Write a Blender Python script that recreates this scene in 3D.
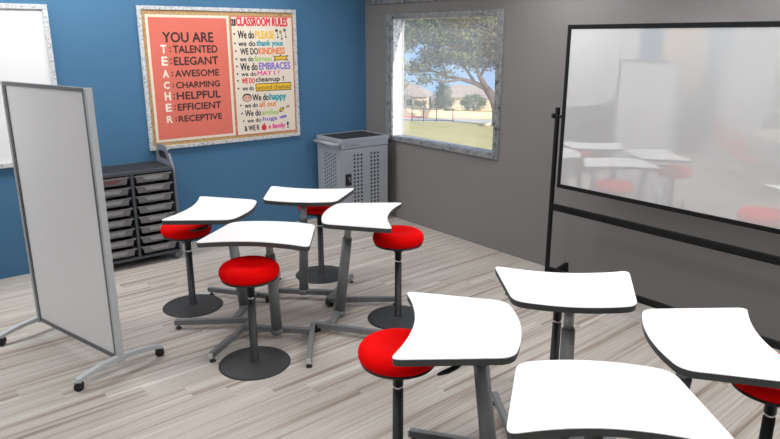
import bpy, bmesh, math, random
from mathutils import Vector, Matrix
for o in list(bpy.data.objects): bpy.data.objects.remove(o, do_unlink=True)
S = bpy.context.scene
C = S.collection
PI = math.pi
R2 = 2 ** -.5
random.seed(7)

# ------------------------------------------------------------------ camera
YAW, PITCH, FOC = 0.897998, -0.271573, 653.9
cd = bpy.data.cameras.new('camera'); co = bpy.data.objects.new('camera', cd); C.objects.link(co)
co.location = (-4.8185, -6.5169, 2.10)
fwd = Vector((math.cos(PITCH) * math.cos(YAW), math.cos(PITCH) * math.sin(YAW), math.sin(PITCH)))
co.rotation_euler = fwd.to_track_quat('-Z', 'Y').to_euler()
cd.sensor_width = 36; cd.lens = FOC / 780 * 36; cd.clip_end = 600; cd.clip_start = .05
S.camera = co
# ------------------------------------------------------------------ light
V = S.view_settings
S.display_settings.display_device = 'sRGB'
V.view_transform = 'Standard'; V.look = 'None'; V.exposure = 0.0; V.gamma = 1; V.use_curve_mapping = False
w = bpy.data.worlds.new('sky'); S.world = w; w.use_nodes = True
nt = w.node_tree; nt.nodes.clear()
sky = nt.nodes.new('ShaderNodeTexSky'); sky.sky_type = 'NISHITA'; sky.sun_disc = False
sky.sun_elevation = math.radians(48); sky.sun_rotation = math.radians(200); sky.air_density = 1.3; sky.dust_density = 3.0
# the view runs downhill from a high storey, so the sky vault is lifted: its horizon colour lies well below eye level
tcw = nt.nodes.new('ShaderNodeTexCoord'); lift = nt.nodes.new('ShaderNodeVectorMath'); lift.operation = 'ADD'; lift.inputs[1].default_value = (0, 0, .55)
nt.links.new(tcw.outputs['Generated'], lift.inputs[0]); nt.links.new(lift.outputs[0], sky.inputs[0])
bg = nt.nodes.new('ShaderNodeBackground'); bg.inputs[1].default_value = .36
ou = nt.nodes.new('ShaderNodeOutputWorld')
nt.links.new(sky.outputs[0], bg.inputs[0]); nt.links.new(bg.outputs[0], ou.inputs[0])
sd = bpy.data.lights.new('sun', 'SUN'); sd.energy = 9; sd.angle = math.radians(.6); sd.color = (1, .95, .87)
so = bpy.data.objects.new('sun', sd); C.objects.link(so)
so.rotation_euler = Vector((-.11, 1, -.33)).to_track_quat('-Z', 'Y').to_euler()
CEIL = 2.95
# x, y, watts, spread of the ceiling panels: wide ones wash the walls, narrow ones light the desks
LAMPS = [(-9.6, -.6, 15, 180), (-7.3, -.6, 20, 180), (-5.2, -.6, 25, 180), (-3.3, -.6, 22, 180), (-1.7, -.8, 4, 180),
         (-.65, -3.0, 10, 180), (-.65, -4.9, 31, 180), (-.65, -6.8, 25, 180),
         (-3.4, -4.0, 5, 75), (-4.8, -4.3, 13, 75), (-7.0, -4.4, 6, 85), (-3.2, -6.0, 8, 75), (-5.4, -6.8, 8, 80)]

# ------------------------------------------------------------------ materials
def mat(name, col, rough=.5, metal=0.0, spec=.5, noise=None, coat=0.0, bump=None):
    """noise=(scale, amount): mottled colour; bump=(scale, strength)"""
    m = bpy.data.materials.new(name); m.use_nodes = True
    t = m.node_tree; p = t.nodes['Principled BSDF']
    c4 = (*col, 1)
    p.inputs['Base Color'].default_value = c4
    p.inputs['Roughness'].default_value = rough; p.inputs['Metallic'].default_value = metal
    p.inputs['Specular IOR Level'].default_value = spec; p.inputs['Coat Weight'].default_value = coat
    if noise or bump:
        tc = t.nodes.new('ShaderNodeTexCoord')
    if noise:
        n = t.nodes.new('ShaderNodeTexNoise'); n.inputs['Scale'].default_value = noise[0]; n.inputs['Detail'].default_value = 4
        r = t.nodes.new('ShaderNodeMix'); r.data_type = 'RGBA'
        a = noise[1]
        r.inputs[6].default_value = (*[x * (1 - a) for x in col], 1); r.inputs[7].default_value = (*[min(1, x * (1 + a)) for x in col], 1)
        t.links.new(tc.outputs['Object'], n.inputs['Vector']); t.links.new(n.outputs[0], r.inputs[0]); t.links.new(r.outputs[2], p.inputs['Base Color'])
    if bump:
        n = t.nodes.new('ShaderNodeTexNoise'); n.inputs['Scale'].default_value = bump[0]; n.inputs['Detail'].default_value = 3
        b = t.nodes.new('ShaderNodeBump'); b.inputs['Strength'].default_value = bump[1]; b.inputs['Distance'].default_value = .002
        t.links.new(tc.outputs['Object'], n.inputs['Vector']); t.links.new(n.outputs[0], b.inputs['Height']); t.links.new(b.outputs[0], p.inputs['Normal'])
    return m

M = {}
M['blue'] = mat('blue_paint', (.074, .180, .310), .8, spec=.08, noise=(2.0, .02))
M['grey'] = mat('warm_grey_paint', (.23, .221, .219), .8, spec=.08, noise=(2.0, .02))
M['dimmed_wall'] = mat('dimmed_wall_paint', (.22, .22, .22), .8, noise=(2, .02))  # back and far walls darkened to grey to cut bounced fill light
M['ceil'] = mat('dimmed_ceiling_paint', (.22, .22, .22), .9, noise=(9, .03))  # ceiling colour lowered to grey so less fill light reaches the walls
M['top'] = mat('white_laminate', (.93, .93, .93), .45, spec=.3, noise=(5, .005))
M['edge'] = mat('charcoal_edge', (.045, .052, .052), .45, noise=(20, .1))
M['steel'] = mat('grey_powder_coat', (.18, .186, .195), .42, metal=.1, noise=(60, .06))
M['tube'] = mat('light_grey_tube', (.42, .43, .44), .35, metal=.2, noise=(60, .05))
M['endcap'] = mat('pale_end_cap', (.55, .55, .55), .4, noise=(60, .05))
M['black'] = mat('black_coat', (.012, .013, .015), .4, noise=(60, .1))
M['blackrough'] = mat('black_cast', (.022, .024, .026), .55, noise=(80, .15), bump=(300, .2))
M['rubber'] = mat('black_rubber', (.008, .008, .008), .5, noise=(60, .1))
M['chrome'] = mat('chrome', (.75, .75, .8), .15, metal=1, noise=(60, .02))
M['red'] = mat('red_vinyl', (.74, .001, .001), .7, spec=.05, noise=(30, .03))
M['alu'] = mat('brushed_aluminium', (.50, .53, .55), .4, metal=.25, noise=(40, .05))
M['alu_dark'] = mat('dark_aluminium', (.13, .14, .15), .4, metal=.3, noise=(40, .05))
M['panel'] = mat('grey_white_panel', (.76, .77, .79), .4, spec=.3, noise=(2, .01))
M['cart'] = mat('cart_grey_steel', (.32, .34, .375), .5, metal=.0, noise=(200, .05))
M['cart_dark'] = mat('cart_hole_black', (.01, .01, .01), .8, noise=(50, .1))
M['mat_top'] = mat('black_rubber_mat', (.018, .018, .018), .85, noise=(80, .2))
M['cab'] = mat('graphite_cabinet', (.075, .085, .10), .45, noise=(60, .07))
M['cab_edge'] = mat('silver_grey_side', (.17, .18, .20), .4, noise=(60, .05))
M['cab_top'] = mat('graphite_cabinet_top', (.018, .018, .019), .6, noise=(60, .07))
M['cab_in'] = mat('cabinet_interior', (.012, .012, .013), .8, noise=(50, .1))
M['tray'] = mat('smoky_plastic', (.20, .20, .205), .3, spec=.5, noise=(25, .25))
M['tray_h'] = mat('smoky_plastic_handle', (.36, .36, .37), .35, noise=(30, .2))
M['tray_red'] = mat('tray_red_content', (.20, .085, .09), .4, noise=(25, .25))
M['cream'] = mat('cream_paper', (.80, .70, .58), .8, noise=(90, .10))
M['coral'] = mat('coral_paper', (.70, .165, .12), .85, noise=(120, .12))
M['ink'] = mat('brown_ink', (.05, .025, .02), .8, noise=(90, .1))
M['white_ink'] = mat('cream_ink', (.84, .74, .64), .8, noise=(90, .05))
M['frame_black'] = mat('black_frame', (.004, .005, .006), .5, spec=.3, noise=(60, .1))
M['maple'] = mat('maple_laminate', (.62, .45, .30), .4, noise=(12, .06))
M['beige'] = mat('beige_fabric', (.72, .57, .42), .9, noise=(120, .1))
M['darkchair'] = mat('black_shell', (.02, .02, .022), .5, noise=(50, .1))
M['redchair'] = mat('red_shell', (.62, .03, .03), .4, noise=(50, .05))
for n, c in dict(red=(.72, .03, .06), yellow=(.85, .52, .03), teal=(.02, .36, .42), orange=(.82, .22, .05), green=(.35, .60, .14),
                 purple=(.24, .18, .55), pink=(.80, .05, .30), black=(.02, .02, .02), skin=(.75, .42, .30), blue=(.06, .2, .5)).items():
    M['ink_' + n] = mat('marker_' + n, c, .8, noise=(90, .08))

def granite(name, scale, lo, hi):
    m = mat(name, (.5, .5, .5), .5); t = m.node_tree; p = t.nodes['Principled BSDF']
    tc = t.nodes.new('ShaderNodeTexCoord'); n = t.nodes.new('ShaderNodeTexNoise')
    n.inputs['Scale'].default_value = scale; n.inputs['Detail'].default_value = 6; n.inputs['Roughness'].default_value = .7
    r = t.nodes.new('ShaderNodeValToRGB'); e = r.color_ramp.elements
    e[0].position = .36; e[0].color = (*lo, 1); e[1].position = .56; e[1].color = (*hi, 1)
    x = e.new(.45); x.color = (*[a * .35 + b * .65 for a, b in zip(lo, hi)], 1)
    t.links.new(tc.outputs['Object'], n.inputs[0]); t.links.new(n.outputs[0], r.inputs[0]); t.links.new(r.outputs[0], p.inputs['Base Color'])
    return m
M['granite'] = granite('speckled_granite', 20, (.05, .056, .06), (.27, .285, .295))
M['granite_w'] = granite('white_granite', 42, (.16, .17, .18), (.88, .89, .90))
M['galv'] = granite('mottled_silver', 55, (.20, .22, .24), (.62, .64, .65))

def cork():
    m = granite('cork', 90, (.16, .08, .03), (.60, .38, .16)); return m
M['cork'] = cork()

def board_mat(nm='glossy_whiteboard', a=.68, mir=.24):
    """glossy dry-erase steel: white diffuse below a partly mirroring coat"""
    m = bpy.data.materials.new(nm); m.use_nodes = True; t = m.node_tree
    p = t.nodes['Principled BSDF']; o = t.nodes['Material Output']
    tc = t.nodes.new('ShaderNodeTexCoord'); n = t.nodes.new('ShaderNodeTexNoise'); n.inputs['Scale'].default_value = 1.2
    r = t.nodes.new('ShaderNodeMix'); r.data_type = 'RGBA'; r.inputs[6].default_value = (a, a + .01, a + .02, 1); r.inputs[7].default_value = (a + .03, a + .04, a + .05, 1)
    t.links.new(tc.outputs['Object'], n.inputs[0]); t.links.new(n.outputs[0], r.inputs[0]); t.links.new(r.outputs[2], p.inputs['Base Color'])
    p.inputs['Roughness'].default_value = .5; p.inputs['Specular IOR Level'].default_value = .2
    g = t.nodes.new('ShaderNodeBsdfGlossy'); g.inputs['Roughness'].default_value = .02; g.inputs['Color'].default_value = (1, 1, 1, 1)
    mx = t.nodes.new('ShaderNodeMixShader'); mx.inputs[0].default_value = mir
    t.links.new(p.outputs[0], mx.inputs[1]); t.links.new(g.outputs[0], mx.inputs[2]); t.links.new(mx.outputs[0], o.inputs[0])
    return m
M['board'] = board_mat()
M['wall_board'] = board_mat('wall_board_enamel', .84, .12)

def floor_mat():
    m = mat('striped_plank_floor', (.5, .46, .42), .55, spec=.25); t = m.node_tree; p = t.nodes['Principled BSDF']; L = t.links
    tc = t.nodes.new('ShaderNodeTexCoord')
    def math_(op, a, b=None):
        n = t.nodes.new('ShaderNodeMath'); n.operation = op
        for i, v in enumerate((a, b)):
            if v is None: continue
            if hasattr(v, 'links'): L.new(v, n.inputs[i])
            else: n.inputs[i].default_value = v
        return n.outputs[0]
    sp = t.nodes.new('ShaderNodeSeparateXYZ'); L.new(tc.outputs['Object'], sp.inputs[0])
    rot = t.nodes.new('ShaderNodeVectorRotate'); rot.rotation_type = 'Z_AXIS'; rot.inputs['Angle'].default_value = math.radians(-2)
    L.new(tc.outputs['Object'], rot.inputs[0]); L.new(rot.outputs[0], sp.inputs[0])
    X, Y = sp.outputs[0], sp.outputs[1]
    row = math_('FLOOR', math_('DIVIDE', Y, .16))
    # stepped joints: every row is shifted, so joints form a staircase
    off = math_('MULTIPLY', row, .20)
    col = math_('FLOOR', math_('DIVIDE', math_('ADD', X, off), 1.45))
    cb = t.nodes.new('ShaderNodeCombineXYZ'); L.new(row, cb.inputs[0]); L.new(col, cb.inputs[1])
    wn = t.nodes.new('ShaderNodeTexWhiteNoise'); L.new(cb.outputs[0], wn.inputs[0])
    def streak(sx, sy, seedmul, detail, rough=.6):
        c = t.nodes.new('ShaderNodeCombineXYZ')
        L.new(math_('MULTIPLY', X, sx), c.inputs[0]); L.new(math_('MULTIPLY', Y, sy), c.inputs[1]); L.new(math_('MULTIPLY', wn.outputs[0], seedmul), c.inputs[2])
        n = t.nodes.new('ShaderNodeTexNoise'); n.inputs['Scale'].default_value = 1; n.inputs['Detail'].default_value = detail; n.inputs['Roughness'].default_value = rough
        L.new(c.outputs[0], n.inputs[0]); return n.outputs[0]
    s1 = streak(.30, 19, 37.0, 5, .68)
    r1 = t.nodes.new('ShaderNodeValToRGB'); L.new(s1, r1.inputs[0]); e = r1.color_ramp.elements
    e[0].position = .33; e[0].color = (.25, .20, .165, 1)
    e[1].position = .68; e[1].color = (.62, .595, .56, 1)
    for ps, cc in ((.41, (.36, .308, .265)), (.46, (.45, .41, .37)), (.56, (.475, .443, .408))):
        x = e.new(ps); x.color = (*cc, 1)
    s2 = streak(1.1, 150, 91.0, 2)
    r2 = t.nodes.new('ShaderNodeValToRGB'); L.new(s2, r2.inputs[0]); e = r2.color_ramp.elements
    e[0].position = .38; e[0].color = (.86, .85, .84, 1); e[1].position = .62; e[1].color = (1.08, 1.08, 1.08, 1)
    mx = t.nodes.new('ShaderNodeMix'); mx.data_type = 'RGBA'; mx.blend_type = 'MULTIPLY'; mx.inputs[0].default_value = 1
    L.new(r1.outputs[0], mx.inputs[6]); L.new(r2.outputs[0], mx.inputs[7]); L.new(mx.outputs[2], p.inputs['Base Color'])
    return m
M['floor'] = floor_mat()

def glass_mat():
    m = bpy.data.materials.new('hazy_window_glass'); m.use_nodes = True; t = m.node_tree; t.nodes.remove(t.nodes['Principled BSDF'])
    o = t.nodes['Material Output']
    tr = t.nodes.new('ShaderNodeBsdfTransparent'); tr.inputs[0].default_value = (.97, .98, .97, 1)
    df = t.nodes.new('ShaderNodeBsdfTranslucent'); df.inputs[0].default_value = (.9, .93, .95, 1)
    gl = t.nodes.new('ShaderNodeBsdfGlossy'); gl.inputs['Roughness'].default_value = .02
    n = t.nodes.new('ShaderNodeTexNoise'); n.inputs['Scale'].default_value = 1.5
    mr = t.nodes.new('ShaderNodeMapRange'); mr.inputs[3].default_value = .11; mr.inputs[4].default_value = .14
    t.links.new(n.outputs[0], mr.inputs[0])
    a = t.nodes.new('ShaderNodeMixShader'); b = t.nodes.new('ShaderNodeMixShader'); b.inputs[0].default_value = .05
    t.links.new(mr.outputs[0], a.inputs[0]); t.links.new(tr.outputs[0], a.inputs[1]); t.links.new(df.outputs[0], a.inputs[2])
    t.links.new(a.outputs[0], b.inputs[1]); t.links.new(gl.outputs[0], b.inputs[2]); t.links.new(b.outputs[0], o.inputs[0])
    return m
M['glass'] = glass_mat()
def emit_mat(name, col, s):
    m = mat(name, col, .6, noise=(5, .01)); p = m.node_tree.nodes['Principled BSDF']
    p.inputs['Emission Color'].default_value = (*col, 1); p.inputs['Emission Strength'].default_value = s; return m
M['diffuser'] = emit_mat('lamp_diffuser', (1, .98, .95), 1.5)

# ------------------------------------------------------------------ mesh helpers
def box(bm, x0, x1, y0, y1, z0, z1, mi=0, mx=None):
    vs = [Vector((x, y, z)) for x in (x0, x1) for y in (y0, y1) for z in (z0, z1)]
    if mx is not None: vs = [mx @ v for v in vs]
    v = [bm.verts.new(p) for p in vs]
    for f in ((0, 1, 3, 2), (4, 6, 7, 5), (0, 4, 5, 1), (2, 3, 7, 6), (0, 2, 6, 4), (1, 5, 7, 3)):
        fc = bm.faces.new([v[i] for i in f]); fc.material_index = mi
def frame_of(d):
    d = d.normalized(); up = Vector((0, 0, 1)) if abs(d.z) < .95 else Vector((1, 0, 0))
    a = d.cross(up).normalized(); b = d.cross(a).normalized(); return a, b
def tube(bm, pts, rad, n=12, cap=True, mi=0, flat=1.0):
    pts = [Vector(p) for p in pts]; rings = []
    rr = rad if isinstance(rad, (list, tuple)) else [rad] * len(pts)
    for i, p in enumerate(pts):
        d = (pts[min(i + 1, len(pts) - 1)] - pts[max(i - 1, 0)]); a, b = frame_of(d)
        rings.append([bm.verts.new(p + a * math.cos(2 * PI * k / n) * rr[i] + b * math.sin(2 * PI * k / n) * rr[i] * flat) for k in range(n)])
    for i in range(len(rings) - 1):
        for k in range(n):
            f = bm.faces.new((rings[i][k], rings[i][(k + 1) % n], rings[i + 1][(k + 1) % n], rings[i + 1][k])); f.material_index = mi; f.smooth = True
    if cap:
        bm.faces.new(rings[0][::-1]).material_index = mi; bm.faces.new(rings[-1]).material_index = mi
def bar(bm, p, q, w_, h, mi=0):
    """rectangular bar from p to q, w_ wide, h tall"""
    p, q = Vector(p), Vector(q); d = (q - p).normalized()
    up = Vector((0, 0, 1)) if abs(d.z) < .95 else Vector((1, 0, 0))
    a = d.cross(up).normalized() * w_ / 2; b = a.cross(d).normalized() * h / 2
    v = [bm.verts.new(c + s * a + t_ * b) for c in (p, q) for s, t_ in ((-1, -1), (1, -1), (1, 1), (-1, 1))]
    for f in ((3, 2, 1, 0), (4, 5, 6, 7), (0, 1, 5, 4), (1, 2, 6, 5), (2, 3, 7, 6), (3, 0, 4, 7)):
        bm.faces.new([v[i] for i in f]).material_index = mi
def lathe(bm, prof, n=48, c=(0, 0, 0), mi=0):
    rings = []
    for r, z in prof:
        if r < 1e-6: rings.append([bm.verts.new((c[0], c[1], c[2] + z))])
        else: rings.append([bm.verts.new((c[0] + r * math.cos(2 * PI * k / n), c[1] + r * math.sin(2 * PI * k / n), c[2] + z)) for k in range(n)])
    for A, B in zip(rings, rings[1:]):
        for k in range(n):
            a0, a1 = A[k % len(A)], A[(k + 1) % len(A)]; b0, b1 = B[k % len(B)], B[(k + 1) % len(B)]
            vs = []
            for v in (a0, a1, b1, b0):
                if v not in vs: vs.append(v)
            if len(vs) > 2:
                f = bm.faces.new(vs); f.material_index = mi; f.smooth = True
def prism(bm, pts, z0, z1, mi_top=0, mi_side=0, mi_bot=0, mx=None, inset=0.0):
    """pts: 2D outline extruded z0..z1 ; mx maps local (x,y,z)"""
    mx = mx or Matrix.Identity(4)
    c = Vector((sum(p[0] for p in pts) / len(pts), sum(p[1] for p in pts) / len(pts)))
    def q(p, z, k): 
        v = Vector(p) - c; l = v.length; v = v * ((l - k) / l) + c; return mx @ Vector((v.x, v.y, z))
    lo = [bm.verts.new(q(p, z0, inset)) for p in pts]; hi = [bm.verts.new(q(p, z1, 0)) for p in pts]
    bm.faces.new(hi).material_index = mi_top; bm.faces.new(lo[::-1]).material_index = mi_bot
    for i in range(len(pts)):
        j = (i + 1) % len(pts); bm.faces.new((lo[i], lo[j], hi[j], hi[i])).material_index = mi_side
def obj(name, bm, mats, parent=None, bevel=0, smooth=False, loc=None, rot=None, kind=None, fix=True):
    if fix: bmesh.ops.recalc_face_normals(bm, faces=bm.faces)
    me = bpy.data.meshes.new(name); bm.to_mesh(me); bm.free()
    for m in (mats if isinstance(mats, (list, tuple)) else [mats]): me.materials.append(M[m])
    o = bpy.data.objects.new(name, me); C.objects.link(o)
    if parent: o.parent = parent
    if loc: o.location = loc
    if rot is not None: o.rotation_euler = (0, 0, rot)
    if smooth:
        for p in me.polygons: p.use_smooth = True
    if bevel:
        b = o.modifiers.new('bevel', 'BEVEL'); b.width = bevel; b.segments = 2; b.limit_method = 'ANGLE'; b.angle_limit = math.radians(40)
    if kind: o['kind'] = kind
    return o
def tag(o, label, cat, group=None, kind=None):
    o['label'] = label; o['category'] = cat
    if group: o['group'] = group
    if kind: o['kind'] = kind
    return o
def thing(name, label, cat, loc=(0, 0, 0), rz=0, group=None):
    o = bpy.data.objects.new(name, None); C.objects.link(o); o.location = loc; o.rotation_euler = (0, 0, rz); o.empty_display_size = .1
    return tag(o, label, cat, group)
def copy_tree(o, parent=None):
    c = o.copy(); C.objects.link(c); c.parent = parent
    for ch in list(o.children): copy_tree(ch, c)
    return c
def boxo(name, b, mats, parent=None, bevel=0, **k):
    bm = bmesh.new(); box(bm, *b); return obj(name, bm, mats, parent, bevel, **k)
def rounded(pts, r, seg=5):
    """round the corners of a polygon; pts items (x,y) or (x,y,r)"""
    out = []; n = len(pts)
    for i in range(n):
        p = Vector(pts[i][:2]); rr = pts[i][2] if len(pts[i]) > 2 else r
        if rr <= 0: out.append(tuple(p)); continue
        a = (Vector(pts[i - 1][:2]) - p); b = (Vector(pts[(i + 1) % n][:2]) - p)
        k = min(rr, a.length * .48, b.length * .48); a = a.normalized() * k; b = b.normalized() * k
        for s in range(seg + 1):
            t = s / seg; out.append(tuple((p + a) * (1 - t) ** 2 + p * 2 * t * (1 - t) + (p + b) * t ** 2))
    return out
_txt = {}
def text_bm(bm, s, x0, x1, z0, z1, y, mi=0, bold=.0, flip=False, depth=.0, slant=0):
    """built-in font lettering fitted to the rectangle x0..x1 / z0..z1 on the wall plane y, facing -Y"""
    cu = bpy.data.curves.new('t', 'FONT'); cu.body = s; cu.size = 1; cu.extrude = 0; cu.resolution_u = 3; cu.shear = slant
    to = bpy.data.objects.new('t', cu); C.objects.link(to)
    dg = bpy.context.evaluated_depsgraph_get(); dg.update()
    me = bpy.data.meshes.new_from_object(to.evaluated_get(dg))
    xs = [v.co.x for v in me.vertices]; ys = [v.co.y for v in me.vertices]
    ax, bx, ay, by = min(xs), max(xs), min(ys), max(ys)
    k = bold * (z1 - z0)       # heavier strokes: the letters are laid down again slightly shifted
    for n_, (dx, dz) in enumerate(((-k, 0), (k, 0), (0, -k), (0, k)) if bold > 0 else ((0, 0),)):
        vs = [bm.verts.new((x0 + (v.co.x - ax) / (bx - ax) * (x1 - x0) + dx, y - n_ * .00003, z0 + (v.co.y - ay) / (by - ay) * (z1 - z0) + dz)) for v in me.vertices]
        for p in me.polygons:
            try:
                f = bm.faces.new([vs[i] for i in p.vertices]); f.material_index = mi
            except ValueError: pass
    C.objects.unlink(to); bpy.data.objects.remove(to); bpy.data.curves.remove(cu); bpy.data.meshes.remove(me)

# ================================================================== SETTING
XW, YB = -12.0, -9.0
boxo('floor', (XW, 0, YB, 0, -.1, 0), 'floor', kind='structure')
boxo('ceiling', (XW, 0, YB, 0, CEIL, CEIL + .1), 'ceil', kind='structure')
boxo('wall_left', (XW, .3, 0, .15, -.1, CEIL + .1), 'blue', kind='structure')
boxo('wall_back', (XW, .3, YB - .15, YB, -.1, CEIL + .1), 'dimmed_wall', kind='structure')
boxo('wall_far', (XW - .15, XW, YB - .15, .15, -.1, CEIL + .1), 'dimmed_wall', kind='structure')
# grey wall with the window opening
OY0, OY1, OZ0, OZ1 = -2.125, -.530, .985, 2.300
C2 = 2.53     # clerestory openings start here
bm = bmesh.new(); T = .16
box(bm, 0, T, OY1, 0, -.1, C2); box(bm, 0, T, YB, OY0, -.1, C2); box(bm, 0, T, OY0, OY1, -.1, OZ0); box(bm, 0, T, OY0, OY1, OZ1, C2)
box(bm, 0, T, YB, 0, CEIL - .05, CEIL + .1)
obj('wall_right', bm, 'grey', kind='structure')
# window 1
win = boxo('window_1', (.118, .124, OY0, OY1, OZ0, OZ1), 'glass', kind='structure')
bm = bmesh.new(); F0 = -.028
box(bm, F0, .0, -.530, -.425, .935, 2.355); box(bm, F0, .0, -2.182, -2.125, .935, 2.355)
box(bm, F0, .0, OY0, OY1, 2.300, 2.355); box(bm, F0, .0, OY0, OY1, .935, .985)
obj('window_frame', bm, 'granite', win, bevel=.002)
bm = bmesh.new()
box(bm, 0, .116, OY1 - .006, OY1 + .0, OZ0, OZ1); box(bm, 0, .116, OY0, OY0 + .006, OZ0, OZ1); box(bm, 0, .116, OY0, OY1, OZ1 - .006, OZ1)
obj('window_reveal', bm, 'granite_w', win)
boxo('window_sill', (0, .116, OY0, OY1, OZ0 - .012, OZ0 + .006), 'granite', win)
# high windows above, only their lower rails come into the photograph
k = 2
for a, b in ((-1.262, -.135), (-3.55, -1.285), (-5.9, -3.57), (-8.8, -5.92)):
    g = boxo('window_%d' % k, (.05, .056, a, b, C2, CEIL - .05), 'glass', kind='structure'); k += 1
    bm = bmesh.new(); box(bm, -.028, .10, a, b, C2 - .065, C2); box(bm, -.028, .1, a, a + .05, C2, CEIL - .05); box(bm, -.028, .1, b - .05, b, C2, CEIL - .05)
    box(bm, -.028, .1, a, b, CEIL - .06, CEIL - .002)
    obj('window_frame', bm, 'granite', g)
bm = bmesh.new(); box(bm, 0, T, -.135, 0, C2, CEIL - .05); box(bm, 0, T, -1.285, -1.262, C2, CEIL - .05); box(bm, 0, T, -3.57, -3.55, C2, CEIL - .05); box(bm, 0, T, -5.92, -5.9, C2, CEIL - .05); box(bm, 0, T, YB, -8.8, C2, CEIL - .05)
obj('trim_1', bm, 'grey', kind='structure')

# ceiling lights
cl0 = None
for i, (x, y, watts, spread) in enumerate(LAMPS):
    if cl0 is None:
        cl0 = t = thing('ceiling_light', '', 'ceiling light')
        bm = bmesh.new()
        for b in ((-.62, .62, -.32, -.30), (-.62, .62, .30, .32), (-.62, -.60, -.30, .30), (.60, .62, -.30, .30)): box(bm, *b, -.05, 0)
        obj('light_frame', bm, 'alu', t)
        boxo('diffuser', (-.6, .6, -.3, .3, -.03, -.005), 'diffuser', t)
    else: t = copy_tree(cl0)
    t.location = (x, y, CEIL)
    t['label'] = 'white rectangular ceiling light panel above the classroom, out of the picture'; t['group'] = 'ceiling light panels'
    ld = bpy.data.lights.new('lamp', 'AREA'); ld.shape = 'RECTANGLE'; ld.size = 1.2; ld.size_y = .6; ld.energy = watts; ld.spread = math.radians(spread); ld.color = (1, 1, 1)
    lo = bpy.data.objects.new('lamp', ld); C.objects.link(lo); lo.location = (0, 0, -.06); lo.parent = t

# ================================================================== WALL FURNITURE
def framed(bm, x0, x1, z0, z1, wf, y0=-.03, y1=0):
    box(bm, x0, x1, y0, y1, z1 - wf, z1); box(bm, x0, x1, y0, y1, z0, z0 + wf); box(bm, x0, x0 + wf, y0, y1, z0 + wf, z1 - wf); box(bm, x1 - wf, x1, y0, y1, z0 + wf, z1 - wf)
def wall_whiteboard(x0, x1, z0, z1, label):
    t = thing('wall_whiteboard', label, 'whiteboard', ((x0 + x1) / 2, 0, z0)); ox = (x0 + x1) / 2
    boxo('writing_surface', (x0 + .03 - ox, x1 - .03 - ox, -.012, -.001, .03, z1 - z0 - .03), 'wall_board', t)
    bm = bmesh.new(); framed(bm, x0 - ox, x1 - ox, 0, z1 - z0, .042, -.03, -.001); obj('frame', bm, 'galv', t, bevel=.002)
wall_whiteboard(-6.82, -3.438, 1.0, 2.375, 'glossy wall whiteboard with silver frame at the upper left on the blue wall')
wall_whiteboard(-11.9, -10.43, .85, 2.375, 'far wall whiteboard seen only in the reflection at the right of the mobile board')

bt = thing('bulletin_board', 'cork bulletin board in a mottled silver frame holding the coral and cream posters', 'bulletin board', (-1.815, 0, 1.02))
BX, BZ = -1.815, 1.02
boxo('cork_panel', (-2.64 - BX, -.99 - BX, -.014, -.001, 1.04 - BZ, 2.365 - BZ), 'cork', bt)
bm = bmesh.new(); framed(bm, -2.672 - BX, -.962 - BX, 1.018 - BZ, 2.390 - BZ, .034, -.03, -.001); obj('frame', bm, 'galv', bt, bevel=.002)
t = thing('bulletin_board', 'beige covered bulletin board seen only as a reflection in the mobile board', 'bulletin board', (-8.4, 0, 1.04))
boxo('fabric_panel', (-.78, .78, -.014, -.001, .02, 1.3), 'beige', t)
bm = bmesh.new(); framed(bm, -.81, .81, 0, 1.33, .034, -.03, -.001); obj('frame', bm, 'galv', t)

# coral poster
PX, PZ = -2.18, 1.09
pt = thing('coral_poster', 'coral poster reading YOU ARE TEACHER with brown capitals inside a cream border', 'poster', (PX, -.014, PZ))
bm = bmesh.new(); box(bm, -2.602 - PX, -1.752 - PX, -.003, 0, 0, 2.312 - PZ); obj('paper', bm, 'cream', pt)
bm = bmesh.new(); box(bm, -2.577 - PX, -1.780 - PX, -.0045, -.003, .026, 2.287 - PZ); obj('printed_field', bm, 'coral', pt)
y = -.0052
rows = [('T', 'TALENTED', 1.952, 2.022), ('E', 'ELEGANT', 1.836, 1.912), ('A', 'AWESOME', 1.722, 1.786), ('C', 'CHARMING', 1.612, 1.672),
        ('H', 'HELPFUL', 1.500, 1.572), ('E', 'EFFICIENT', 1.391, 1.458), ('R', 'RECEPTIVE', 1.278, 1.338)]
bm = bmesh.new(); text_bm(bm, 'YOU ARE', -2.45 - PX, -1.935 - PX, 2.055 - PZ, 2.148 - PZ, y, bold=.045); obj('brown_word', bm, 'ink', pt, fix=False)
for a, s, z0, z1 in rows:
    bm = bmesh.new(); text_bm(bm, s, -2.358 - PX, -1.897 - PX, z0 - PZ, z1 - PZ, y, bold=.045)
    for zz in (z0 + .010, z1 - .026): box(bm, -2.394 - PX, -2.380 - PX, y - .0001, y + .0001, zz - PZ, zz + .014 - PZ)
    obj('brown_word', bm, 'ink', pt, fix=False)
    bm = bmesh.new(); text_bm(bm, a, -2.478 - PX, -2.424 - PX, z0 - PZ, z1 + .006 - PZ, y, bold=.05); obj('cream_initial', bm, 'white_ink', pt, fix=False)

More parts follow.
